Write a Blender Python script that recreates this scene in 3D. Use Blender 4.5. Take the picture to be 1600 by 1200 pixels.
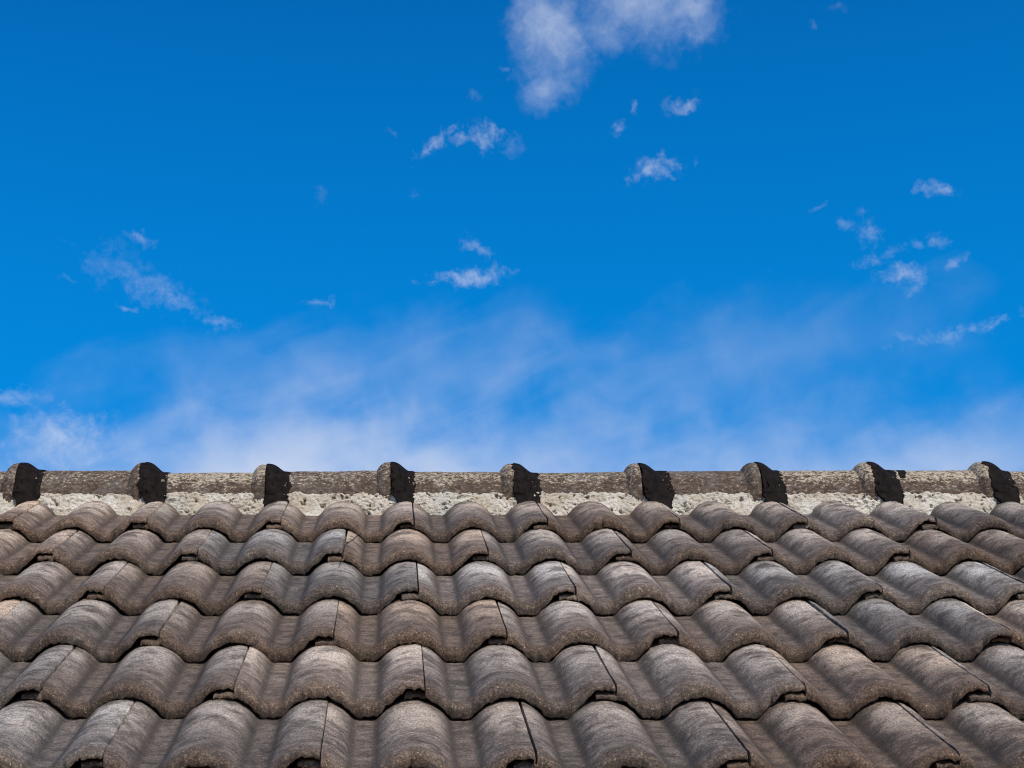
import bpy, math, random
import numpy as np
from mathutils import Vector

for o in list(bpy.data.objects):
    bpy.data.objects.remove(o, do_unlink=True)
SC = bpy.context.scene
COL = SC.collection
random.seed(7)
RNG = np.random.default_rng(11)

# ------------------------------------------------------------------ camera
FPX = 3002.0                       # focal length in pixels of a 1600 px wide picture
PITCH = math.radians(30.0)         # slope of the roof
PHI = math.atan(387.0 / FPX)       # roof slope direction above the optical axis
BETA = PITCH - PHI                 # camera looks up by this much
CAM = Vector((0.0, 0.0, 4.6))
cam_data = bpy.data.cameras.new('camera')
cam = bpy.data.objects.new('camera', cam_data)
COL.objects.link(cam)
cam.location = CAM
cam.rotation_euler = (math.pi / 2 + BETA, 0, 0)
cam_data.sensor_width = 36.0
cam_data.lens = 36.0 * FPX / 1600.0
cam_data.shift_x = 190.0 / 1600.0
cam_data.clip_start = 0.05
cam_data.clip_end = 6000.0
SC.camera = cam
FWD = Vector((0, math.cos(BETA), math.sin(BETA)))
UPV = Vector((0, -math.sin(BETA), math.cos(BETA)))
RGT = Vector((1, 0, 0))

# ------------------------------------------------------------------ light and exposure
SUN_EL = math.radians(45.0)
SUN_AZ = math.radians(24.0)        # to the right of straight behind the camera
to_sun = Vector((math.sin(SUN_AZ) * math.cos(SUN_EL), -math.cos(SUN_AZ) * math.cos(SUN_EL), math.sin(SUN_EL)))
sun_data = bpy.data.lights.new('sun', 'SUN')
sun_data.energy = 3.5
sun_data.angle = math.radians(0.53)
sun_data.color = (1.0, 0.915, 0.765)
sun = bpy.data.objects.new('sun', sun_data)
COL.objects.link(sun)
sun.location = (2, -6, 12)
sun.rotation_euler = to_sun.to_track_quat('Z', 'Y').to_euler()
SC.view_settings.view_transform = 'Standard'
SC.view_settings.look = 'None'
SC.view_settings.exposure = 0.0
SC.view_settings.gamma = 1.0
SC.view_settings.use_curve_mapping = False
SC.cycles.pixel_filter_type = 'BLACKMAN_HARRIS'
SC.cycles.filter_width = 1.1


class NT:
    """small helper round a node tree"""
    def __init__(self, tree):
        self.t = tree
        tree.nodes.clear()

    def n(self, kind, **kw):
        node = self.t.nodes.new(kind)
        for k, v in kw.items():
            setattr(node, k, v)
        return node

    def put(self, sock, val):
        if val is None:
            return
        if isinstance(val, bpy.types.NodeSocket):
            self.t.links.new(val, sock)
        else:
            if sock.type == 'RGBA' and len(val) == 3:
                val = (*val, 1.0)
            sock.default_value = val

    def math(self, op, a, b=None, c=None, clamp=False):
        m = self.n('ShaderNodeMath', operation=op, use_clamp=clamp)
        self.put(m.inputs[0], a); self.put(m.inputs[1], b); self.put(m.inputs[2], c)
        return m.outputs[0]

    def vmath(self, op, a, b=None, out=0):
        m = self.n('ShaderNodeVectorMath', operation=op)
        self.put(m.inputs[0], a); self.put(m.inputs[1], b)
        return m.outputs[out]

    def scale(self, v, s):
        m = self.n('ShaderNodeVectorMath', operation='SCALE')
        self.put(m.inputs[0], v); self.put(m.inputs['Scale'], s)
        return m.outputs[0]

    def xyz(self, x, y, z=0.0):
        m = self.n('ShaderNodeCombineXYZ')
        self.put(m.inputs[0], x); self.put(m.inputs[1], y); self.put(m.inputs[2], z)
        return m.outputs[0]

    def noise(self, vec, scale, detail=3.0, rough=0.5, dist=0.0, col=False):
        m = self.n('ShaderNodeTexNoise')
        self.put(m.inputs['Vector'], vec); self.put(m.inputs['Scale'], scale)
        self.put(m.inputs['Detail'], detail); self.put(m.inputs['Roughness'], rough)
        self.put(m.inputs['Distortion'], dist)
        return m.outputs['Color' if col else 'Fac']

    def voro(self, vec, scale, feature='F1', rnd=1.0):
        m = self.n('ShaderNodeTexVoronoi', feature=feature)
        self.put(m.inputs['Vector'], vec); self.put(m.inputs['Scale'], scale)
        self.put(m.inputs['Randomness'], rnd)
        return m

    def ramp(self, v, a, b, lo=0.0, hi=1.0, smooth=True):
        m = self.n('ShaderNodeMapRange', interpolation_type='SMOOTHSTEP' if smooth else 'LINEAR')
        self.put(m.inputs['Value'], v)
        m.inputs['From Min'].default_value = a; m.inputs['From Max'].default_value = b
        m.inputs['To Min'].default_value = lo; m.inputs['To Max'].default_value = hi
        return m.outputs[0]

    def mix(self, fac, a, b, blend='MIX'):
        m = self.n('ShaderNodeMix', data_type='RGBA', blend_type=blend)
        self.put(m.inputs[0], fac); self.put(m.inputs[6], a); self.put(m.inputs[7], b)
        return m.outputs[2]


# ------------------------------------------------------------------ sky: Nishita through a polarising tint, thin clouds at fixed bearings
def px_bearing(px, py):
    """bearing (azimuth, elevation) seen at a picture position, scaled so that one unit is about one pixel"""
    d = (FWD + RGT * ((px - 610.0) / FPX) + UPV * ((600.0 - py) / FPX)).normalized()
    return math.atan2(d.x, d.y) * AZS, math.asin(d.z) * FPX


AZS = FPX * math.cos(math.radians(24.0))
SKY_STRENGTH = 0.10
SKY_R, SKY_G, SKY_B = 0.012, 0.86, 1.62

world = bpy.data.worlds.new('World')
SC.world = world
world.use_nodes = True
w = NT(world.node_tree)
sky = w.n('ShaderNodeTexSky', sky_type='NISHITA')
sky.sun_disc = False
sky.sun_elevation = SUN_EL
sky.sun_rotation = math.pi - SUN_AZ
sky.altitude = 300.0
sky.air_density = 1.0
sky.dust_density = 0.3
sky.ozone_density = 2.5
tint = w.mix(1.0, sky.outputs[0], (SKY_R, SKY_G, SKY_B), 'MULTIPLY')
tc = w.n('ShaderNodeTexCoord')
sep = w.n('ShaderNodeSeparateXYZ')
w.put(sep.inputs[0], tc.outputs['Generated'])
az = w.math('MULTIPLY', w.math('ARCTAN2', sep.outputs[0], sep.outputs[1]), AZS)
elv = w.math('ARCSINE', w.math('MINIMUM', w.math('MAXIMUM', sep.outputs[2], -0.9999), 0.9999))
el = w.math('MULTIPLY', elv, FPX)
P0 = w.xyz(az, el, 0.0)
warp1 = w.scale(w.vmath('SUBTRACT', w.noise(P0, 1 / 55.0, 3.0, 0.55, col=True), (0.5, 0.5, 0.5)), 46.0)
P1 = w.vmath('ADD', P0, warp1)
warp2 = w.scale(w.vmath('SUBTRACT', w.noise(P0, 1 / 13.0, 3.0, 0.6, col=True), (0.5, 0.5, 0.5)), 13.0)
P = w.vmath('ADD', P1, warp2)
fine = w.noise(P1, 1 / 22.0, 6.0, 0.62)
soft = w.noise(P0, 1 / 90.0, 5.0, 0.5, 0.3)
fine2 = w.noise(P0, 1 / 11.0, 5.0, 0.6)
wisp = w.math('ADD', w.math('MULTIPLY', fine, 0.6), w.math('MULTIPLY', fine2, 0.4))
mp = w.n('ShaderNodeMapping', vector_type='TEXTURE')
w.put(mp.inputs[0], P0)
mp.inputs['Rotation'].default_value = (0, 0, math.radians(20))
mp.inputs['Scale'].default_value = (3.2, 1.0, 1.0)
streak = w.noise(mp.outputs[0], 1 / 75.0, 6.0, 0.52, 0.5)


veil = w.math('ADD', w.math('MULTIPLY', streak, 0.5), w.math('MULTIPLY', soft, 0.5))


def blob(px, py, rx, ry, rot, op, noise, amp, inner, vec):
    u, v = px_bearing(px, py)
    m = w.n('ShaderNodeMapping', vector_type='TEXTURE')
    w.put(m.inputs[0], vec)
    m.inputs['Location'].default_value = (u, v, 0)
    m.inputs['Rotation'].default_value = (0, 0, math.radians(rot))
    m.inputs['Scale'].default_value = (rx, ry, 1e6)
    L = w.vmath('LENGTH', m.outputs[0], out=1)
    L2 = w.math('MULTIPLY_ADD', w.math('SUBTRACT', 0.5, noise), amp, L)
    return w.ramp(L2, 1.0, inner, 0.0, op)


puffs = [
    (684, 222, 44, 15, 30, .62), (757, 214, 33, 21, -22, .62), (718, 216, 34, 11, 8, .42), (800, 226, 17, 22, 0, .2),
    (1068, 165, 31, 14, 8, .52), (993, 172, 8, 14, 0, .42), (966, 202, 18, 10, 20, .34),
    (1020, 266, 48, 20, 8, .62), (1040, 242, 9, 9, 0, .3), (1465, 291, 36, 13, -16, .6),
    (1275, 322, 18, 7, 30, .28), (1358, 358, 19, 24, 0, .42), (1322, 343, 17, 9, -20, .28),
    (1352, 327, 16, 7, 0, .2), (1370, 403, 40, 13, 22, .36), (1408, 430, 36, 24, -10, .5),
    (1421, 455, 13, 14, 0, .32), (1434, 385, 15, 9, 0, .32), (1464, 375, 15, 10, 0, .34),
    (1496, 403, 26, 10, 36, .42), (1496, 519, 82, 12, 5, .40), (1562, 506, 28, 7, 26, .36),
    (746, 384, 31, 13, -32, .48), (732, 432, 74, 17, 0, .68), (218, 375, 30, 10, -4, .4),
    (226, 444, 112, 28, -22, .26), (262, 466, 56, 14, -16, .36), (190, 430, 60, 12, -24, .22), (215, 410, 60, 14, -30, .10), (203, 480, 20, 5, -4, .42),
    (335, 503, 36, 11, -10, .34), (500, 471, 27, 7, -5, .34), (505, 302, 13, 15, 0, .16),
    (738, 152, 13, 7, 0, .12), (615, 207, 8, 6, 0, .12), (1310, 12, 18, 9, 0, .14), (1275, 38, 9, 5, 0, .14),
    (648, 300, 12, 5, 0, .08), (1414, 523, 16, 6, -20, .22), (112, 440, 18, 5, -5, .10),
    (790, 104, 12, 8, 0, .2), (812, 82, 16, 14, 0, .24),
]
alpha = None
for b in puffs:
    a_ = blob(b[0], b[1], b[2] * 1.15, b[3] * 1.15, b[4], b[5] * 1.12, wisp, 3.4, -1.15, P)
    alpha = a_ if alpha is None else w.math('MAXIMUM', alpha, a_)
big = [
    (862, 50, 84, 128, 6, .80), (1000, 0, 165, 100, 4, .74), (1080, 10, 82, 66, -6, .74), (1020, 20, 120, 56, 0, .5),
    (850, 140, 46, 52, -20, .55), (940, -70, 230, 90, 0, .70), (955, 60, 60, 40, 10, .35),
]
softer = w.math('ADD', w.math('MULTIPLY', soft, 0.62), w.math('MULTIPLY', fine, 0.38))
for b in big:
    alpha = w.math('MAXIMUM', alpha, blob(*b, softer, 1.6, -0.5, P))
low = [
    (92, 690, 110, 62, 10, .72, fine, 1.4, -.6, P), (20, 622, 80, 26, 5, .30, fine, 2.0, -.5, P),
    (430, 760, 380, 185, 8, 1.0, veil, .9, -.3, P1), (680, 740, 390, 130, 4, .72, veil, .8, -.6, P1),
    (560, 590, 600, 130, 6, .36, veil, 1.7, -.7, P1), (1120, 570, 560, 130, 6, .25, veil, 1.7, -.7, P1),
    (1500, 725, 430, 110, 9, .68, veil, .9, -.6, P1), (1100, 760, 620, 125, 0, .60, veil, 1.2, -.6, P1),
    (60, 760, 330, 110, 0, .45, veil, 1.2, -.6, P1),
    (850, 770, 1150, 200, 0, .46, soft, .7, -.8, P1), (430, 730, 300, 90, 6, .40, soft, .7, -.8, P1),
]
lowsum = None
for b in low:
    a_ = blob(*b)
    inv = w.math('SUBTRACT', 1.0, a_)
    lowsum = inv if lowsum is None else w.math('MULTIPLY', lowsum, inv)
# the same thin cloud goes on all round the rest of the sky, and haze lies along the horizon
aside = w.math('MAXIMUM', w.ramp(w.math('ABSOLUTE', w.math('SUBTRACT', az, 190.0)), 900, 1500),
               w.ramp(elv, math.radians(37), math.radians(46)))
scatter = w.math('MULTIPLY', w.ramp(w.noise(tc.outputs['Generated'], 5.0, 7.0, 0.58, 0.4), 0.56, 0.74, 0.0, 0.55), aside)
scatter = w.math('MULTIPLY', scatter, w.ramp(elv, 0.0, 0.1))
hz = w.ramp(elv, math.radians(20.6), math.radians(13), 0.0, 0.72)
inv = w.math('MULTIPLY', lowsum, w.math('SUBTRACT', 1.0, w.math('MINIMUM', alpha, 0.9)))
inv = w.math('MULTIPLY', inv, w.math('SUBTRACT', 1.0, scatter))
inv = w.math('MULTIPLY', inv, w.math('SUBTRACT', 1.0, hz))
alpha = w.math('SUBTRACT', 1.0, inv, clamp=True)
CL = (0.60 / SKY_STRENGTH, 0.68 / SKY_STRENGTH, 0.85 / SKY_STRENGTH)
thin = w.ramp(elv, math.radians(35.2), math.radians(12), 0.0, 0.64, smooth=False)
clear = w.mix(thin, tint, (0.001 / SKY_STRENGTH, 0.33 / SKY_STRENGTH, 0.82 / SKY_STRENGTH))
skycol = w.mix(alpha, clear, CL)
bg = w.n('ShaderNodeBackground')
w.put(bg.inputs['Color'], skycol)
bg.inputs['Strength'].default_value = SKY_STRENGTH
wo = w.n('ShaderNodeOutputWorld')
w.put(wo.inputs['Surface'], bg.outputs[0])
world.cycles.sampling_method = 'MANUAL'
world.cycles.sample_map_resolution = 512

# ------------------------------------------------------------------ numpy gradient noise
_perm = np.random.default_rng(3).permutation(512)
_perm = np.concatenate([_perm, _perm])
_g = np.random.default_rng(4).normal(size=(512, 3))
_g /= np.linalg.norm(_g, axis=1, keepdims=True)


def perlin(x, y, z):
    x, y, z = np.broadcast_arrays(x, y, z)
    xi, yi, zi = np.floor(x).astype(int), np.floor(y).astype(int), np.floor(z).astype(int)
    xf, yf, zf = x - xi, y - yi, z - zi
    f = lambda t: t * t * t * (t * (t * 6 - 15) + 10)
    u, v, q = f(xf), f(yf), f(zf)
    r = 0
    for dx in (0, 1):
        for dy in (0, 1):
            for dz in (0, 1):
                h = _perm[(_perm[(_perm[(xi + dx) & 511] + yi + dy) & 511] + zi + dz) & 511]
                g = _g[h]
                d = g[..., 0] * (xf - dx) + g[..., 1] * (yf - dy) + g[..., 2] * (zf - dz)
                r = r + d * (u if dx else 1 - u) * (v if dy else 1 - v) * (q if dz else 1 - q)
    return r * 1.6


def fbm(x, y, z, wl, octaves=3, gain=0.5):
    r, a, f = 0, 1.0, 1.0 / wl
    for i in range(octaves):
        r = r + a * perlin(x * f + 17.3 * i, y * f + 5.1 * i, z * f + 9.7 * i)
        a *= gain; f *= 2.03
    return r


# ------------------------------------------------------------------ mesh helpers
def grid_mesh(name, co, attrs=None, sharp=None, keep=None, flip=False):
    """co: (rows, cols, 3) -> one quad mesh with float attributes"""
    R_, C_ = co.shape[:2]
    idx = np.arange(R_ * C_).reshape(R_, C_)
    f = np.stack([idx[:-1, :-1], idx[:-1, 1:], idx[1:, 1:], idx[1:, :-1]], -1)
    f = f.reshape(-1, 4) if keep is None else f[keep]
    if flip:
        f = f[:, ::-1]
    m = bpy.data.meshes.new(name)
    m.vertices.add(R_ * C_)
    m.vertices.foreach_set('co', np.ascontiguousarray(co, dtype=np.float32).ravel())
    m.loops.add(f.size)
    m.loops.foreach_set('vertex_index', np.ascontiguousarray(f, dtype=np.int32).ravel())
    m.polygons.add(len(f))
    m.polygons.foreach_set('loop_start', np.arange(0, f.size, 4, dtype=np.int32))
    m.update(calc_edges=True)
    m.polygons.foreach_set('use_smooth', np.ones(len(f), dtype=bool))
    for k, v in (attrs or {}).items():
        at = m.attributes.new(k, 'FLOAT', 'POINT')
        at.data.foreach_set('value', np.ascontiguousarray(v, dtype=np.float32).ravel())
    if sharp:
        m.set_sharp_from_angle(angle=math.radians(sharp))
    return m


def link(name, mesh, mat, parent=None, loc=(0, 0, 0), rot=(0, 0, 0)):
    o = bpy.data.objects.new(name, mesh)
    COL.objects.link(o)
    if mat and not mesh.materials:
        mesh.materials.append(mat)
    o.location = loc
    o.rotation_euler = rot
    o.parent = parent
    return o


def material(name):
    m = bpy.data.materials.new(name)
    m.use_nodes = True
    t = NT(m.node_tree)
    b = t.n('ShaderNodeBsdfPrincipled')
    out = t.n('ShaderNodeOutputMaterial')
    t.t.links.new(b.outputs[0], out.inputs[0])
    return m, t, b


# ------------------------------------------------------------------ materials
def mat_tile():
    m, t, b = material('weathered_concrete')
    obj = t.n('ShaderNodeTexCoord').outputs['Object']
    info = t.n('ShaderNodeObjectInfo')
    rnd = info.outputs['Random']
    wn = t.n('ShaderNodeTexWhiteNoise', noise_dimensions='1D')
    t.put(wn.inputs['W'], t.math('MULTIPLY', rnd, 91.7))
    ofs = t.scale(wn.outputs['Color'], 40.0)
    sp = t.n('ShaderNodeSeparateColor'); t.put(sp.inputs[0], wn.outputs['Color'])
    r1, r2, r3 = sp.outputs[0], sp.outputs[1], sp.outputs[2]
    co = t.vmath('ADD', obj, ofs)
    ps = t.n('ShaderNodeAttribute', attribute_name='along').outputs['Fac']
    ph = t.n('ShaderNodeAttribute', attribute_name='roll').outputs['Fac']
    pc = t.n('ShaderNodeAttribute', attribute_name='crease').outputs['Fac']
    mp = t.n('ShaderNodeMapping'); t.put(mp.inputs[0], co)
    mp.inputs['Scale'].default_value = (0.26, 1.0, 0.36)
    st1 = t.noise(mp.outputs[0], 260.0, 5.0, 0.68, 0.25)
    st2 = t.noise(mp.outputs[0], 60.0, 4.0, 0.6, 0.4)
    blot = t.noise(co, 13.0, 5.0, 0.58, 0.3)
    blot2 = t.noise(co, 34.0, 5.0, 0.6, 0.2)
    grain = t.noise(co, 650.0, 2.0, 0.6)
    grain2 = t.noise(co, 230.0, 3.0, 0.65)
    # mid tone from streaks and blotches
    v = t.math('ADD', t.math('MULTIPLY', st1, 0.55), t.math('MULTIPLY', st2, 0.45))
    v = t.math('ADD', t.math('MULTIPLY', v, 0.6), t.math('MULTIPLY', blot2, 0.4))
    tone = t.ramp(v, 0.36, 0.63)
    c = t.mix(tone, (0.056, 0.042, 0.034), (0.240, 0.190, 0.158))
    # worn pale bloom on the upper part of the rolls
    up = t.math('MULTIPLY', t.ramp(ps, 0.07, 0.25), t.ramp(ps, 0.335, 0.300, 0.15, 1.0))
    wear = t.math('MULTIPLY', up, t.ramp(ph, 0.30, 0.95, 0.06, 1.0))
    wear = t.math('MULTIPLY', wear, t.ramp(t.math('ADD', t.math('MULTIPLY', blot, 0.75), t.math('MULTIPLY', v, 0.35)), 0.40, 0.62))
    wear = t.math('MULTIPLY', wear, t.math('MULTIPLY_ADD', r1, 0.50, 0.70))
    pale = t.mix(r2, (0.52, 0.42, 0.34), (0.48, 0.43, 0.385))
    c = t.mix(t.math('MINIMUM', wear, 0.85), c, pale)
    # thin pale streaks anywhere
    th = t.math('MULTIPLY', t.ramp(st1, 0.55, 0.70), t.ramp(blot, 0.42, 0.62, 0.1, 0.55))
    c = t.mix(th, c, (0.34, 0.28, 0.235))
    # dark algae blotches
    dk = t.math('MULTIPLY', t.ramp(t.noise(co, 21.0, 6.0, 0.62, 0.4), 0.51, 0.66), 0.66)
    c = t.mix(dk, c, (0.048, 0.039, 0.034))
    # darker along the hollow between roll and pan
    crease_dark = t.math('MULTIPLY', pc, t.ramp(blot2, 0.3, 0.6, 0.35, 0.9))
    c = t.mix(crease_dark, c, (0.050, 0.042, 0.037))
    # brown rough nose, with sandy grains
    nose = t.ramp(t.math('ADD', ps, t.math('MULTIPLY', t.math('SUBTRACT', blot2, 0.5), 0.09)), 0.050, 0.010)
    brown = t.mix(t.ramp(grain2, 0.4, 0.66), (0.050, 0.034, 0.024), (0.19, 0.126, 0.088))
    c = t.mix(t.math('MULTIPLY', nose, t.ramp(blot, 0.3, 0.65, 0.4, 0.75)), c, brown)
    gn = t.voro(co, 290.0)
    spk = t.math('MULTIPLY', t.ramp(gn.outputs['Distance'], 0.30, 0.16),
                 t.ramp(t.noise(co, 120.0, 2.0, 0.5), 0.56, 0.66))
    spk = t.math('MULTIPLY', spk, t.math('MULTIPLY_ADD', nose, 0.45, 0.42))
    c = t.mix(spk, c, (0.52, 0.43, 0.32))
    # pans hold more grime than the rolls
    grime = t.math('MULTIPLY', t.ramp(ph, 0.45, 0.05), t.ramp(blot, 0.25, 0.65, 0.15, 0.42))
    c = t.mix(grime, c, t.mix(1.0, c, (0.50, 0.47, 0.44), 'MULTIPLY'))
    # sandy mottling
    mot = t.noise(co, 330.0, 3.0, 0.7)
    mot2 = t.noise(co, 135.0, 4.0, 0.7)
    c = t.mix(t.ramp(mot, 0.51, 0.66, 0.0, 0.75), c, t.mix(1.0, c, (2.1, 2.0, 1.9), 'MULTIPLY'))
    c = t.mix(t.ramp(mot, 0.48, 0.34, 0.0, 0.68), c, (0.040, 0.032, 0.028))
    c = t.mix(t.ramp(mot2, 0.50, 0.34, 0.0, 0.5), c, (0.055, 0.043, 0.036))
    # grit
    c = t.mix(t.ramp(grain, 0.3, 0.7, 0.0, 0.42), c, t.mix(1.0, c, (1.75, 1.7, 1.65), 'MULTIPLY'))
    c = t.mix(t.ramp(grain, 0.5, 0.2, 0.0, 0.35), c, (0.035, 0.03, 0.028))
    # every tile has its own cast and value
    cast = t.mix(r3, (1.16, 1.0, 0.84), (0.92, 1.0, 1.07))
    c = t.mix(0.75, c, t.mix(1.0, c, cast, 'MULTIPLY'))
    val = t.math('MULTIPLY_ADD', rnd, 0.50, 0.78)
    c = t.mix(1.0, c, t.xyz(val, val, val), 'MULTIPLY')
    c = t.mix(1.0, c, (0.985, 0.975, 0.935), 'MULTIPLY')
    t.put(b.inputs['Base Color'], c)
    t.put(b.inputs['Roughness'], t.ramp(grain2, 0.3, 0.7, 0.78, 0.95))
    b.inputs['Specular IOR Level'].default_value = 0.25
    h = t.math('ADD', t.math('MULTIPLY', grain, 0.5), t.math('MULTIPLY', grain2, 0.9))
    h = t.math('ADD', h, t.math('MULTIPLY', st1, 0.5))
    bp = t.n('ShaderNodeBump')
    bp.inputs['Strength'].default_value = 0.75
    bp.inputs['Distance'].default_value = 0.0022
    t.put(bp.inputs['Height'], h)
    t.put(b.inputs['Normal'], bp.outputs[0])
    return m


def mat_ridge():
    m, t, b = material('ridge_concrete')
    obj = t.n('ShaderNodeTexCoord').outputs['Object']
    info = t.n('ShaderNodeObjectInfo')
    wn = t.n('ShaderNodeTexWhiteNoise', noise_dimensions='1D')
    t.put(wn.inputs['W'], t.math('MULTIPLY', info.outputs['Random'], 57.1))
    co = t.vmath('ADD', obj, t.scale(wn.outputs['Color'], 30.0))
    lich = t.n('ShaderNodeAttribute', attribute_type='OBJECT', attribute_name='lichen').outputs['Fac']
    turn = t.n('ShaderNodeAttribute', attribute_name='turn').outputs['Fac']   # 0 lower edge, 1 crown
    mp = t.n('ShaderNodeMapping'); t.put(mp.inputs[0], co)
    mp.inputs['Scale'].default_value = (0.62, 1.0, 1.0)
    s1 = t.noise(mp.outputs[0], 150.0, 5.0, 0.66, 0.3)
    s2 = t.noise(mp.outputs[0], 330.0, 4.0, 0.65)
    bl = t.noise(co, 22.0, 5.0, 0.6)
    gr = t.noise(co, 600.0, 2.0, 0.6)
    c = t.mix(t.ramp(s1, 0.35, 0.65), (0.066, 0.043, 0.029), (0.170, 0.118, 0.083))
    c = t.mix(t.ramp(bl, 0.48, 0.70, 0, 0.6), c, (0.19, 0.165, 0.14))
    zone = t.ramp(t.math('MULTIPLY_ADD', t.math('SUBTRACT', bl, 0.5), 0.6, turn), 0.22, 0.60, 0.12, 1.0)
    q = t.math('MULTIPLY_ADD', s2, 0.5, t.math('MULTIPLY', s1, 0.5))
    q = t.math('MULTIPLY_ADD', t.math('MULTIPLY', lich, zone), 0.150, q)
    spot = t.ramp(q, 0.575, 0.645)
    cream = t.mix(t.noise(co, 60.0, 3.0, 0.6), (0.44, 0.32, 0.19), (0.70, 0.60, 0.44))
    c = t.mix(t.math('MULTIPLY', spot, 0.9), c, cream)
    c = t.mix(t.ramp(gr, 0.5, 0.2, 0.0, 0.45), c, (0.03, 0.026, 0.022))
    t.put(b.inputs['Base Color'], c)
    b.inputs['Roughness'].default_value = 0.9
    b.inputs['Specular IOR Level'].default_value = 0.25
    bp = t.n('ShaderNodeBump')
    bp.inputs['Strength'].default_value = 0.8
    bp.inputs['Distance'].default_value = 0.0025
    t.put(bp.inputs['Height'], t.math('ADD', t.math('MULTIPLY', s2, 1.0), t.math('MULTIPLY', gr, 0.4)))
    t.put(b.inputs['Normal'], bp.outputs[0])
    return m


def mat_mortar():
    m, t, b = material('lime_mortar')
    co = t.n('ShaderNodeTexCoord').outputs['Object']
    a = t.noise(co, 16.0, 6.0, 0.6, 0.3)
    g = t.noise(co, 140.0, 5.0, 0.66)
    f = t.noise(co, 420.0, 3.0, 0.6)
    c = t.mix(t.ramp(a, 0.35, 0.65), (0.56, 0.465, 0.345), (0.75, 0.68, 0.565))
    c = t.mix(t.ramp(t.noise(co, 9.0, 4.0, 0.55), 0.52, 0.68, 0, 0.6), c, (0.54, 0.52, 0.45))
    c = t.mix(t.ramp(g, 0.47, 0.30, 0.0, 0.75), c, (0.17, 0.125, 0.085))
    pit = t.math('MULTIPLY', t.ramp(t.noise(co, 62.0, 5.0, 0.68, 0.6), 0.62, 0.69), 0.85)
    c = t.mix(pit, c, (0.075, 0.055, 0.04))
    c = t.mix(t.ramp(f, 0.5, 0.25, 0.0, 0.4), c, (0.25, 0.20, 0.15))
    t.put(b.inputs['Base Color'], c)
    b.inputs['Roughness'].default_value = 0.95
    b.inputs['Specular IOR Level'].default_value = 0.15
    bp = t.n('ShaderNodeBump')
    bp.inputs['Strength'].default_value = 0.9
    bp.inputs['Distance'].default_value = 0.004
    t.put(bp.inputs['Height'], t.math('ADD', g, t.math('MULTIPLY', f, 0.4)))
    t.put(b.inputs['Normal'], bp.outputs[0])
    return m


def mat_tar():
    m, t, b = material('bitumen')
    co = t.n('ShaderNodeTexCoord').outputs['Object']
    a = t.noise(co, 60.0, 4.0, 0.6)
    g = t.noise(co, 300.0, 3.0, 0.6)
    c = t.mix(t.ramp(a, 0.35, 0.7), (0.0075, 0.0052, 0.004), (0.019, 0.0125, 0.0095))
    t.put(b.inputs['Base Color'], c)
    b.inputs['Roughness'].default_value = 0.72
    b.inputs['Specular IOR Level'].default_value = 0.08
    bp = t.n('ShaderNodeBump')
    bp.inputs['Strength'].default_value = 0.5
    bp.inputs['Distance'].default_value = 0.002
    t.put(bp.inputs['Height'], t.math('ADD', a, t.math('MULTIPLY', g, 0.5)))
    t.put(b.inputs['Normal'], bp.outputs[0])
    return m


def mat_plain(name, c1, c2, scale, rough=0.9):
    m, t, b = material(name)
    co = t.n('ShaderNodeTexCoord').outputs['Object']
    t.put(b.inputs['Base Color'], t.mix(t.noise(co, scale, 5.0, 0.6), c1, c2))
    b.inputs['Roughness'].default_value = rough
    return m


M_TILE, M_RIDGE, M_MORTAR, M_TAR = mat_tile(), mat_ridge(), mat_mortar(), mat_tar()
M_LIGHT_BLOCK = mat_plain('light_block_dark', (0.03, 0.022, 0.016), (0.06, 0.045, 0.033), 9.0)  # for the added slabs, dark so the gaps under the tiles stay dark
M_GROUND = mat_plain('dry_earth', (0.14, 0.11, 0.08), (0.22, 0.18, 0.13), 0.4)
M_TWIG = mat_plain('dry_wood', (0.035, 0.022, 0.015), (0.09, 0.06, 0.04), 300.0)
M_BIRD = mat_plain('dark_plumage', (0.012, 0.014, 0.02), (0.03, 0.03, 0.035), 40.0, 0.7)

# ------------------------------------------------------------------ the roof frame: s runs up the slope, n stands off it
CA, SA = math.cos(PITCH), math.sin(PITCH)
ORG = CAM + FWD * 4.3106 - UPV * 0.3562          # first course under the ridge: underside of its nose, X = 0
GAUGE = 0.330
T_NOSE = 0.024
TAU = (T_NOSE + 0.0008) / GAUGE                   # tilt of each tile against the slope
TILT = math.atan(TAU)
ROLL_H = 0.031


def roof(x, s, n):
    return Vector((ORG.x + x, ORG.y + s * CA - n * SA, ORG.z + s * SA + n * CA))


# ------------------------------------------------------------------ ground
gm = bpy.data.meshes.new('ground')
gm.from_pydata([(-3000, -3000, 0), (3000, -3000, 0), (3000, 3000, 0), (-3000, 3000, 0)], [], [(0, 1, 2, 3)])
ground = link('ground', gm, M_GROUND)
ground['kind'] = 'structure'

# ------------------------------------------------------------------ the roof as a thing
roof_root = bpy.data.objects.new('tiled_roof', None)
COL.objects.link(roof_root)
ROOT = roof(0.2, -0.9, -0.06)
roof_root.location = ROOT
roof_root['label'] = 'old roof slope of weathered grey brown double roll tiles below a mortared ridge'
roof_root['category'] = 'roof'
roof_root['kind'] = 'thing'


def part(name, mesh, mat, world_loc, rot=(0, 0, 0)):
    return link(name, mesh, mat, roof_root, Vector(world_loc) - ROOT, rot)


def roll_profile(x, W):
    """height of the pan-and-roll section over the pan, 0..1"""
    p = W / 2.0
    c0 = -0.017 * W / 0.30
    half = 0.0570 * W / 0.30
    k = np.round((x - c0) / p)
    d = np.abs(x - c0 - k * p)
    h = ROLL_H
    Rr = (half * half + h * h) / (2 * h)
    arc = np.sqrt(np.maximum(Rr * Rr - d * d, 0)) - (Rr - h)
    return np.maximum(arc, 0) / h, d / half


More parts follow.
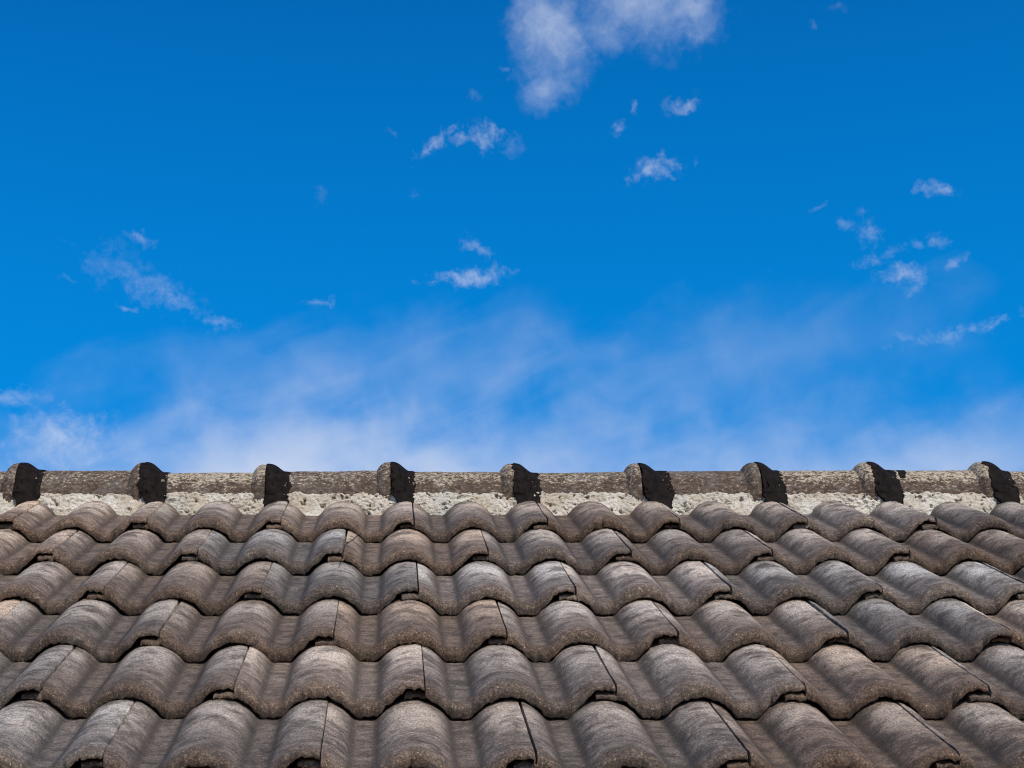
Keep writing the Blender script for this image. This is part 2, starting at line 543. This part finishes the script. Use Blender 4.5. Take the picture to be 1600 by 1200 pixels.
def smooth_profile(x, W):
    acc, tot = 0, 0
    for o, wt in ((-0.0045, .15), (-0.003, .2), (-0.0015, .25), (0, .28), (0.0015, .25), (0.003, .2), (0.0045, .15)):
        acc = acc + wt * roll_profile(x + o, W)[0]
        tot += wt
    return acc / tot


def wave_profile(x, W):
    """the softened section at the thick nose of a tile"""
    o = np.linspace(-0.021, 0.021, 15)
    k = np.cos(o / 0.0215 * math.pi / 2) ** 2
    acc = sum(roll_profile(x + a, W)[0] * b for a, b in zip(o, k)) / k.sum()
    return acc / 0.93


def tile_mesh(W, seed, length, fine):
    r = np.random.default_rng(seed)
    st = 0.0036 if fine else 0.009
    gap = 0.0008 + 0.0011 * r.random()
    xm = np.concatenate([[0.0012, 0.0022], np.linspace(0.0045, W - 0.036, int((W - 0.04) / st)),
                         [W - 0.0335, W - 0.0325], np.linspace(W - 0.030, W - gap - 0.003, max(4, int(0.027 / st))),
                         [W - gap - 0.0012, W - gap - 0.0003]])
    xu = np.linspace(-0.032, -0.0006, 10 if fine else 4)
    x = np.concatenate([[-0.032], xu, xm, [W - gap]])
    under = x < 0.0005
    lip = x > W - 0.033
    prof = smooth_profile(x, W)
    _, dd = roll_profile(x, W)
    top = T_NOSE + ROLL_H * prof
    thick = np.full_like(x, T_NOSE - 0.002) - 0.002 * prof
    lp = np.clip((x - (W - 0.056)) / 0.026, 0, 1)
    thick = thick + (0.0085 - thick) * lp * lp * (3 - 2 * lp)
    top[under] -= 0.0145
    thick[under] = 0.0085
    # corner rounding along the right edge and beside the seam
    edge = np.clip(1 - (W - gap - x) / 0.003, 0, 1)
    top = top - 0.0014 * edge ** 2
    e2 = np.where(~under, np.clip(1 - x / 0.003, 0, 1), 0)
    top = top - 0.0010 * e2 ** 2
    # path: underside, nose face, rounded arris, top
    rows = []                                   # (s, kind, param)
    for s_ in (0.10, 0.05, 0.02, 0.008):
        rows.append((s_, 'b', 1.0))
    for q in ((1.0, 0.92, 0.78, 0.66) if fine else (1.0, 0.7)):
        rows.append((0.0008 if q == 1.0 else 0.0, 'f', q))
    AR = 0.019
    for th in (np.radians((12, 25, 38, 50, 62, 76, 90)) if fine else np.radians((35, 65, 90))):
        rows.append((AR * (1 - math.cos(th)), 't', 1 - math.sin(th)))
    if fine:
        ss = np.concatenate([np.arange(0.023, 0.05, 0.004), np.arange(0.055, 0.345, 0.0078), np.linspace(0.35, length, 4)])
    else:
        ss = np.concatenate([np.arange(0.028, 0.345, 0.03), np.linspace(0.35, length, 3)])
    for s_ in ss:
        rows.append((s_, 't', 0.0))
    S = np.array([q[0] for q in rows])[:, None] * np.ones_like(x)[None]
    X = np.ones(len(rows))[:, None] * x[None]
    Z = np.zeros_like(S)
    rnd = np.minimum(0.0125, 0.62 * thick)[None]
    sd = seed * 3.17
    wav = ROLL_H * (wave_profile(x, W) - prof)
    for i, (s_, k, q) in enumerate(rows):
        if k == 'b':
            Z[i] = top - thick
        elif k == 'f':
            Z[i] = top - rnd[0] - (thick - rnd[0]) * (1 - (1 - q) / 0.34 if q < 1 else 1.0)
        else:
            soft_ = np.clip((0.125 - s_) / 0.105, 0, 1)
            soft_ = soft_ * soft_ * (3 - 2 * soft_)
            Z[i] = top - rnd[0] * q + wav * soft_ * np.where(lip | under, 0.5, 1.0)
    for col in (0, -1):                          # closed side walls
        Z[:, col] = top[col] - thick[col]
    arc = np.array([(-q[0] if q[1] == 'b' else 0.0) for q in rows])[:, None]
    # rough, chipped nose
    near = np.exp(-np.maximum(S, 0) / 0.018)
    ragged = fbm(x, sd, 0.3, 0.022, 4, 0.66) * 0.0028 + np.minimum(0, fbm(x, sd + 40, 0, 0.05, 2) + 0.25) * -0.004
    for _ in range(r.integers(1, 5)):            # broken bits of the nose
        ragged = ragged + r.uniform(.002, .0075) * np.exp(-((x - r.uniform(0, W)) / r.uniform(.003, .011)) ** 2)
    if r.random() < 0.5:                         # broken corner beside the seam
        ragged = ragged + r.uniform(.003, .009) * np.exp(-((x - W) / r.uniform(.004, .012)) ** 2)
    S = S + (ragged - 0.001)[None] * near
    S[:, under] += (-0.002 + 0.003 * r.random()) if r.random() < 0.78 else 0.012
    Z = Z + fbm(X, S + arc, sd, 0.009, 3, 0.6) * (0.0009 + 0.0023 * near)
    Z = Z + fbm(X, S, sd + 7, 0.06, 2) * 0.0008
    Z = Z + fbm(X, S, sd + 20, 0.25, 1) * 0.0010
    if fine:
        low = np.array([1.0 if q[1] == 'b' or (q[1] == 'f' and q[2] > 0.9) else 0.0 for q in rows])[:, None]
        Z = Z + low * (np.abs(fbm(X, 0.0, sd + 3, 0.011, 3, 0.6)) * 0.0024 - 0.0008)
    co = np.stack([X, S, Z], -1)
    ones = np.ones_like(S)
    crease = np.exp(-((dd - 1.0) / 0.10) ** 2) * (~under)
    along = np.where(np.array([q[1] != 't' for q in rows])[:, None], -0.01, S)
    return grid_mesh('roof_tile', co, {'along': along, 'roll': ones * np.where(under, 0.2, prof), 'crease': ones * crease}, sharp=48)


COL_A = [-1.746, -1.446, -1.146, -.846, -.546, -.2457, .0540, .353, .649, .936, 1.225, 1.512, 1.80, 2.09, 2.38]
COL_B = [-1.60, -1.30, -1.0, -.700, -.400, -.0975, .2033, .4998, .793, 1.078, 1.367, 1.656, 1.945, 2.235]
N_ROWS = 8
tile_no = 0
for row in range(1, N_ROWS + 1):
    cols = COL_A if row % 2 else COL_B
    s0 = -(row - 1) * GAUGE
    zdepth = 4.3106 + s0
    for i in range(len(cols) - 1):
        x0, x1 = cols[i], cols[i + 1]
        pxl = 610 + FPX * (x0 - 0.04) / (zdepth + 0.35)
        pxr = 610 + FPX * (x1 + 0.04) / (zdepth + 0.35)
        seen = (pxr > -60 and pxl < 1660 and row <= 7)
        W = x1 - x0
        tile_no += 1
        me = tile_mesh(W, 100 + tile_no, 0.41 if row > 1 else 0.40, seen)
        jx, js, jn = random.gauss(0, .0005), random.gauss(0, .0040), abs(random.gauss(0, .0004))
        o = part('roof_tile', me, M_TILE, roof(x0 + jx, s0 + js, jn),
                 (PITCH - TILT + random.gauss(0, .0018), random.gauss(0, .0014), random.gauss(0, .0032)))

# ------------------------------------------------------------------ ridge geometry (world y, z)
RR = 0.0965
foot = roof(0, 0.330, -0.002)
Y_E, Z_E = foot.y, foot.z + 0.0515               # lower front edge of the ridge tiles
EA = math.radians(5)
CY, CZ = Y_E + RR * math.cos(EA), Z_E - RR * math.sin(EA)

# unseen dark slabs, added under both slopes to stop light leaking through the tiles
def slab(corners, th):
    v = [Vector(c) for c in corners]
    nrm = (v[1] - v[0]).cross(v[3] - v[0]).normalized()
    return [tuple(p) for p in v] + [tuple(p - nrm * th) for p in v]


F6 = [(0, 1, 2, 3), (7, 6, 5, 4), (0, 4, 5, 1), (1, 5, 6, 2), (2, 6, 7, 3), (3, 7, 4, 0)]
apex = Vector((0, CY, CZ + 0.012))
for side in (1, -1):
    a0, a1 = -1.9, 2.55
    drop = 2.75
    y_e = apex.y - side * drop * CA
    z0 = apex.z - 0.065
    pts = [(a0, y_e, z0 - drop * SA), (a1, y_e, z0 - drop * SA), (a1, apex.y - side * 0.004, z0), (a0, apex.y - side * 0.004, z0)]
    if side < 0:
        pts = pts[::-1]
    me = bpy.data.meshes.new('light_block_deck')
    me.from_pydata([tuple(Vector(p) - ROOT) for p in slab(pts, 0.02)], [], F6)
    link('light_block_deck', me, M_LIGHT_BLOCK, roof_root)

JOINTS = [-1.51, -1.21, -.912, -.605, -.305, 0.0, .303, .610, .900, 1.178, 1.465, 1.755, 2.04]
LICHEN = [.5, .5, .35, .80, .45, .62, .50, .18, .72, .82, .75, .5, .5]
TOPPX = {3: (738, 738.5), 4: (742.5, 741.5), 5: (741, 738), 6: (740, 740.5), 7: (743, 740), 8: (740, 738.5), 9: (739, 738), 10: (738.5, 737.5)}


def bump_left(t):                                 # t 0..1 along the collar towards its arris
    return np.sin(np.clip(t * 1.45, 0, 1) * math.pi / 2) ** 0.78


def bump_right(t):
    t = np.clip(t, 0, 1)
    t = t ** 1.55
    return 1 - t * t * (3 - 2 * t)


RH = 0.0200


def ridge_mesh(x0, x1, jl, seed, dz):
    xs = np.concatenate([np.linspace(x0, x1 - 0.040, 60), np.linspace(x1 - 0.037, x1, 22), [x1 + 0.0005]])
    ang = np.concatenate([np.radians(np.linspace(-8, 120, 58)), np.radians(np.linspace(126, 185, 12))])
    X, A = np.meshgrid(xs, ang, indexing='ij')
    r_ = RR + RH * bump_left((X - (x1 - 0.033)) / 0.033) * (0.90 + 0.1 * np.sin(A))
    r_ = RR + (r_ - RR) * (0.3 + 0.7 * np.clip((np.degrees(A) + 6) / 34, 0, 1))
    r_ = r_ + fbm(X, A * RR, seed, 0.05, 3) * 0.0011 + fbm(X, A * RR, seed + 3, 0.008, 3, 0.6) * 0.0009
    r_[-1] = RR - 0.006
    tt = (X - x0) / (x1 - x0)
    off = dz[0] + (dz[1] - dz[0]) * tt
    Y = -np.cos(A) * r_
    Z = np.sin(A) * r_ + off
    co = np.stack([X - x0, Y, Z], -1)
    return grid_mesh('ridge_tile', co, {'turn': np.clip((np.degrees(A) + 5) / 75, 0, 1)}, sharp=55)


ridges = []
for i in range(len(JOINTS) - 1):
    x0, x1 = JOINTS[i] - 0.012, JOINTS[i + 1]
    a, b_ = TOPPX.get(i + 1, (739.5, 739.5))
    dz = ((740 - a) * 0.00155, (740 - b_) * 0.00155)
    me = ridge_mesh(x0, x1, JOINTS[i], 500 + i, dz)
    # neighbours overlap: each tile starts inside the collar on its left
    o = part('ridge_tile', me, M_RIDGE, (x0, CY, CZ))
    o['lichen'] = LICHEN[i]
    ridges.append((o, x0, x1, dz))

# ------------------------------------------------------------------ mortar bedding between ridge and tiles
MX0, MX1 = -1.47, 2.04
xs = np.arange(MX0, MX1, 0.0032)
vs = np.concatenate([np.linspace(-0.14, 0.0, 10), np.linspace(0.02, 1.25, 40), [1.5, 2.0, 2.4]])
X, V = np.meshgrid(xs, vs, indexing='ij')
crust = fbm(X, 0.0, 1.0, 0.03, 4, 0.6) * 0.0045 + fbm(X, 0.0, 5.0, 0.2, 2) * 0.003
LEAN = 0.012
H = Z_E - foot.z + 0.004
Zm = Z_E + crust * 1.0 - V * H
Ym = Y_E - 0.0035 - LEAN * np.clip(V, 0, 1.3)
# top lip of the mortar tucks in behind the surface of the ridge tile
tuck = np.clip(-V / 0.14, 0, 1)
Ym = Ym + tuck ** 1.6 * 0.014
lump = fbm(X, V * H, 0.0, 0.009, 4, 0.66) * 0.0036 * (0.6 + 0.8 * np.clip(fbm(X, 0.0, 71.0, 0.25, 2) + .5, 0, 1)) + fbm(X, V * H, 9.0, 0.07, 2) * (0.004 + 0.007 * np.clip(V, 0, 1))
lump = lump - np.maximum(0, fbm(X, V * H, 33.0, 0.020, 3, 0.6) - 0.5) * 0.03
Ym = Ym - lump * (1 - 0.6 * tuck)
Zm = Zm + fbm(X, V * H, 60.0, 0.012, 3, 0.6) * 0.0022
co = np.stack([X - ROOT.x, Ym - ROOT.y, Zm - ROOT.z], -1)
mm = grid_mesh('mortar_bedding', co, sharp=60, flip=True)
link('mortar_bedding', mm, M_MORTAR, roof_root)

# ------------------------------------------------------------------ bitumen brushed over every ridge joint
SHAPE = {  # joint index: reach right, left slant on the mortar, how far down the mortar, start left of the arris
    2: (.064, .012, .70, .001), 3: (.064, .028, .62, .006), 4: (.062, .000, .66, .000), 5: (.062, .030, .72, -.001),
    6: (.066, .016, .74, .004), 7: (.078, .030, .66, -.002), 8: (.062, .004, .80, -.001), 9: (.066, .034, .66, .004),
    10: (.060, .012, .70, .006),
}


def sealant_mesh(jx, x_base, dza, dzb, seed, reach, slant, down, left):
    # path round the section: q<0 back .. crown .. front edge, then down the mortar
    ang = np.radians(np.concatenate([np.linspace(170, 125, 8), np.linspace(121, 4, 62)]))
    nm = 26
    q = np.concatenate([ang, np.zeros(nm)])
    vm = np.concatenate([np.zeros(len(ang)), np.linspace(0.02, 1, nm)])
    on_m = vm > 0
    arc = np.concatenate([-ang * RR, -math.radians(4) * RR + vm[on_m] * down * H])
    xl = -left + fbm(arc, seed, 0.0, 0.022, 4, 0.65) * (0.0042 + 0.5 * max(left, 0)) + slant * vm ** 0.9 * 0.9 * on_m
    xl = np.where(np.degrees(q) > 60, np.maximum(xl, -0.001) , xl)
    xr = reach + fbm(arc, seed + 9, 0.0, 0.025, 4, 0.62) * 0.0055 - 0.006 * vm
    xr = np.maximum(xr, xl + 0.002)
    u = np.concatenate([[0, 0.02], np.linspace(0.06, 0.94, 36), [0.98, 1.0]])
    U, Q = np.meshgrid(u, q, indexing='ij')
    VM = np.meshgrid(u, vm, indexing='ij')[1]
    XX = xl[None] + (xr - xl)[None] * U
    dz = dza + (dzb - dza) * np.clip((XX - 0.004) / 0.045, 0, 1)
    bump = np.where(XX < 0, bump_left((XX + 0.033) / 0.033), bump_right(XX / 0.046))
    thin = 0.0016 - 0.0034 * np.where(U < 0.01, 1, 0) - 0.0036 * np.clip((U - 0.80) / 0.2, 0, 1) ** 3
    thin = thin + 0.0045 * np.clip((math.radians(24) - Q) / math.radians(20), 0, 1) * (U > 0.01) * (U < 0.995)
    wob = fbm(XX + jx, np.broadcast_to(arc[None], XX.shape), seed, 0.02, 3) * 0.0007
    r_ = RR + RH * bump * (0.90 + 0.1 * np.sin(Q)) * (0.3 + 0.7 * np.clip((np.degrees(Q) + 6) / 34, 0, 1)) + thin + wob + 0.0008
    hole = fbm(XX + jx, np.broadcast_to(arc[None], XX.shape), seed + 31, 0.010, 3, 0.6)
    edge = np.clip(1 - np.minimum(U, 1 - U) / 0.35, 0, 1)
    r_ = r_ - 0.0045 * np.clip((hole - 0.62 + 0.28 * edge) / 0.08, 0, 1) * (XX > 0.0)
    Y = -np.cos(Q) * r_
    Z = np.sin(Q) * r_ + dz
    # over the mortar: hang straight down, bulge dying away
    fade = 1 - VM * 0.9
    Ymort = -(RR + 0.0022 + LEAN * VM * down + thin + RH * bump * 0.30 * np.clip(fade, 0, 1)) - wob * 1.5
    Zmort = -(Z_E * 0) + (RR * math.sin(math.radians(4))) - VM * down * H + fbm(XX, VM, seed + 4, 0.02, 3) * 0.004 * VM
    MM = VM > 0
    Y = np.where(MM, Ymort, Y)
    Z = np.where(MM, Zmort + dz, Z)
    co = np.stack([XX + jx - x_base, Y, Z], -1)
    return grid_mesh('sealant', co, sharp=70)


for i, (o, x0, x1, dz) in enumerate(ridges):
    j = i + 1                                   # the joint at this tile's right end
    reach, slant, down, left = SHAPE.get(j, (.064, .014, .7, .003))
    nxt = ridges[i + 1][3][0] if i + 1 < len(ridges) else dz[1]
    me = sealant_mesh(x1, x0, dz[1], nxt, 900 + j, reach, slant, down, left)
    link('sealant', me, M_TAR, o)
    if j == 9:                                  # a second dab of bitumen further right on this joint
        q0 = np.radians(np.linspace(96, 34, 26))
        xl = 0.066 + fbm(q0 * RR, 3.0, 0, .02, 3) * .004
        xr = 0.092 + fbm(q0 * RR, 8.0, 0, .02, 3) * .005 - 0.012 * np.abs(np.linspace(-1, 1, 26)) ** 3
        U, Q = np.meshgrid(np.linspace(0, 1, 10), q0, indexing='ij')
        XX = xl[None] + (xr - xl)[None] * U
        r_ = RR + 0.0018 - 0.004 * (np.abs(U - .5) > .49)
        co = np.stack([XX + x1 - x0, -np.cos(Q) * r_, np.sin(Q) * r_ + nxt], -1)
        link('sealant', grid_mesh('sealant', co), M_TAR, o)

# ------------------------------------------------------------------ small things
def ray(px, py):
    return (FWD + RGT * ((px - 610.0) / FPX) + UPV * ((600.0 - py) / FPX)).normalized()


def on_row(px, py, row, lift):
    """point where the sight line through a picture position meets a course of tiles"""
    d = ray(px, py)
    s0 = -(row - 1) * GAUGE
    n = 0.03
    for _ in range(12):
        q0 = roof(0, s0, n); q1 = roof(0, s0 + 1, n - TAU)
        e = (q1 - q0).normalized()
        nr = Vector((0, -e.z, e.y))
        k = (q0 - CAM).dot(nr) / d.dot(nr)
        p = CAM + d * k
        cols = COL_A if row % 2 else COL_B
        x = p.x - ORG.x
        i = max(j for j in range(len(cols)) if cols[j] <= x)
        n = T_NOSE + ROLL_H * float(smooth_profile(np.array([x - cols[i]]), cols[i + 1] - cols[i])[0]) + lift
    return p


def tube(paths, name, sides=7):
    vs_, fs = [], []
    for pts, r0, r1 in paths:
        base = len(vs_)
        for i, p in enumerate(pts):
            a = pts[min(i + 1, len(pts) - 1)] - pts[max(i - 1, 0)]
            a.normalize()
            u_ = a.cross(Vector((0, 0, 1))).normalized(); v_ = a.cross(u_)
            r = r0 + (r1 - r0) * i / (len(pts) - 1)
            for k in range(sides):
                th = 2 * math.pi * k / sides
                vs_.append(tuple(p + (u_ * math.cos(th) + v_ * math.sin(th)) * r))
        for i in range(len(pts) - 1):
            for k in range(sides):
                b0 = base + i * sides
                fs.append((b0 + k, b0 + (k + 1) % sides, b0 + sides + (k + 1) % sides, b0 + sides + k))
        fs.append(tuple(base + k for k in range(sides))[::-1])
        fs.append(tuple(base + (len(pts) - 1) * sides + k for k in range(sides)))
    m = bpy.data.meshes.new(name)
    m.from_pydata(vs_, [], fs)
    m.polygons.foreach_set('use_smooth', np.ones(len(m.polygons), dtype=bool))
    return m


def bez(pixels, row, lift):
    return [on_row(a, b_, row, lift) for a, b_ in pixels]


tw = tube([
    (bez([(558.5, 836.5), (554, 841), (548, 846), (541.5, 849.5), (539.5, 855), (537.5, 862), (535.5, 869)], 2, .0016), .0011, .0008),
    (bez([(553.3, 842.5), (549, 845.2), (545.5, 846.6), (541.6, 847.2)], 2, .0022), .0009, .0007),
    (bez([(554, 840.5), (553.6, 842.6)], 2, .0018), .0008, .0006),
], 'dry_twig')
cen = sum((Vector(v.co) for v in tw.vertices), Vector()) / len(tw.vertices)
tw.transform(__import__('mathutils').Matrix.Translation(-cen))
twig = link('dry_twig', tw, M_TWIG, None, cen)
twig['label'] = 'thin dry forked twig caught in a tile seam in the second course below the ridge'
twig['category'] = 'twig'


def bird():
    root = bpy.data.objects.new('bird', None)
    COL.objects.link(root)
    root.location = CAM + ray(1608.5, 629) * 42.0
    root['label'] = 'small dark bird far off in the sky, cut by the right picture edge'
    root['category'] = 'bird'
    # body lies along local y
    ys = np.linspace(-0.085, 0.085, 15)
    rad = 0.021 * np.sqrt(np.clip(1 - (ys / 0.086) ** 2, 0, 1)) * (1 + 0.25 * np.sign(ys) * (ys / 0.086) ** 2)
    th = np.linspace(0, 2 * math.pi, 13)
    Yb, Tb = np.meshgrid(ys, th, indexing='ij')
    co = np.stack([np.cos(Tb) * rad[:, None], Yb, np.sin(Tb) * rad[:, None] + 0.01 * (Yb > 0.05)], -1)
    link('body', grid_mesh('body', co), M_BIRD, root)
    tail = bpy.data.meshes.new('tail')
    tail.from_pydata([(-.008, -.07, .002), (.008, -.07, .002), (.026, -.135, .004), (.0, -.122, .004), (-.026, -.135, .004),
                      (-.008, -.07, -.002), (.008, -.07, -.002), (.026, -.135, .002), (0, -.122, .002), (-.026, -.135, .002)], [],
                     [(0, 4, 3, 2, 1), (5, 6, 7, 8, 9), (0, 1, 6, 5), (1, 2, 7, 6), (2, 3, 8, 7), (3, 4, 9, 8), (4, 0, 5, 9)])
    link('tail', tail, M_BIRD, root)
    for sgn in (-1, 1):
        span = np.array([0.0, .04, .08, .12, .155, .178])
        chord = np.array([.06, .058, .05, .04, .024, .004])
        lead = np.array([.035, .045, .04, .02, -.012, -.04])
        rise = np.array([.008, .03, .045, .05, .05, .046])
        ck = np.linspace(0, 1, 5)
        top_ = np.stack([np.broadcast_to(sgn * span[:, None], (6, 5)), lead[:, None] - chord[:, None] * ck[None],
                         rise[:, None] + .006 * np.sin(ck * math.pi)[None]], -1)
        bot = top_.copy()[:, ::-1]; bot[..., 2] -= .0025
        link('wing', grid_mesh('wing', np.concatenate([top_, bot], 1)), M_BIRD, root)
    root.rotation_euler = (math.radians(8), math.radians(14), math.radians(18))
    return root


bird()
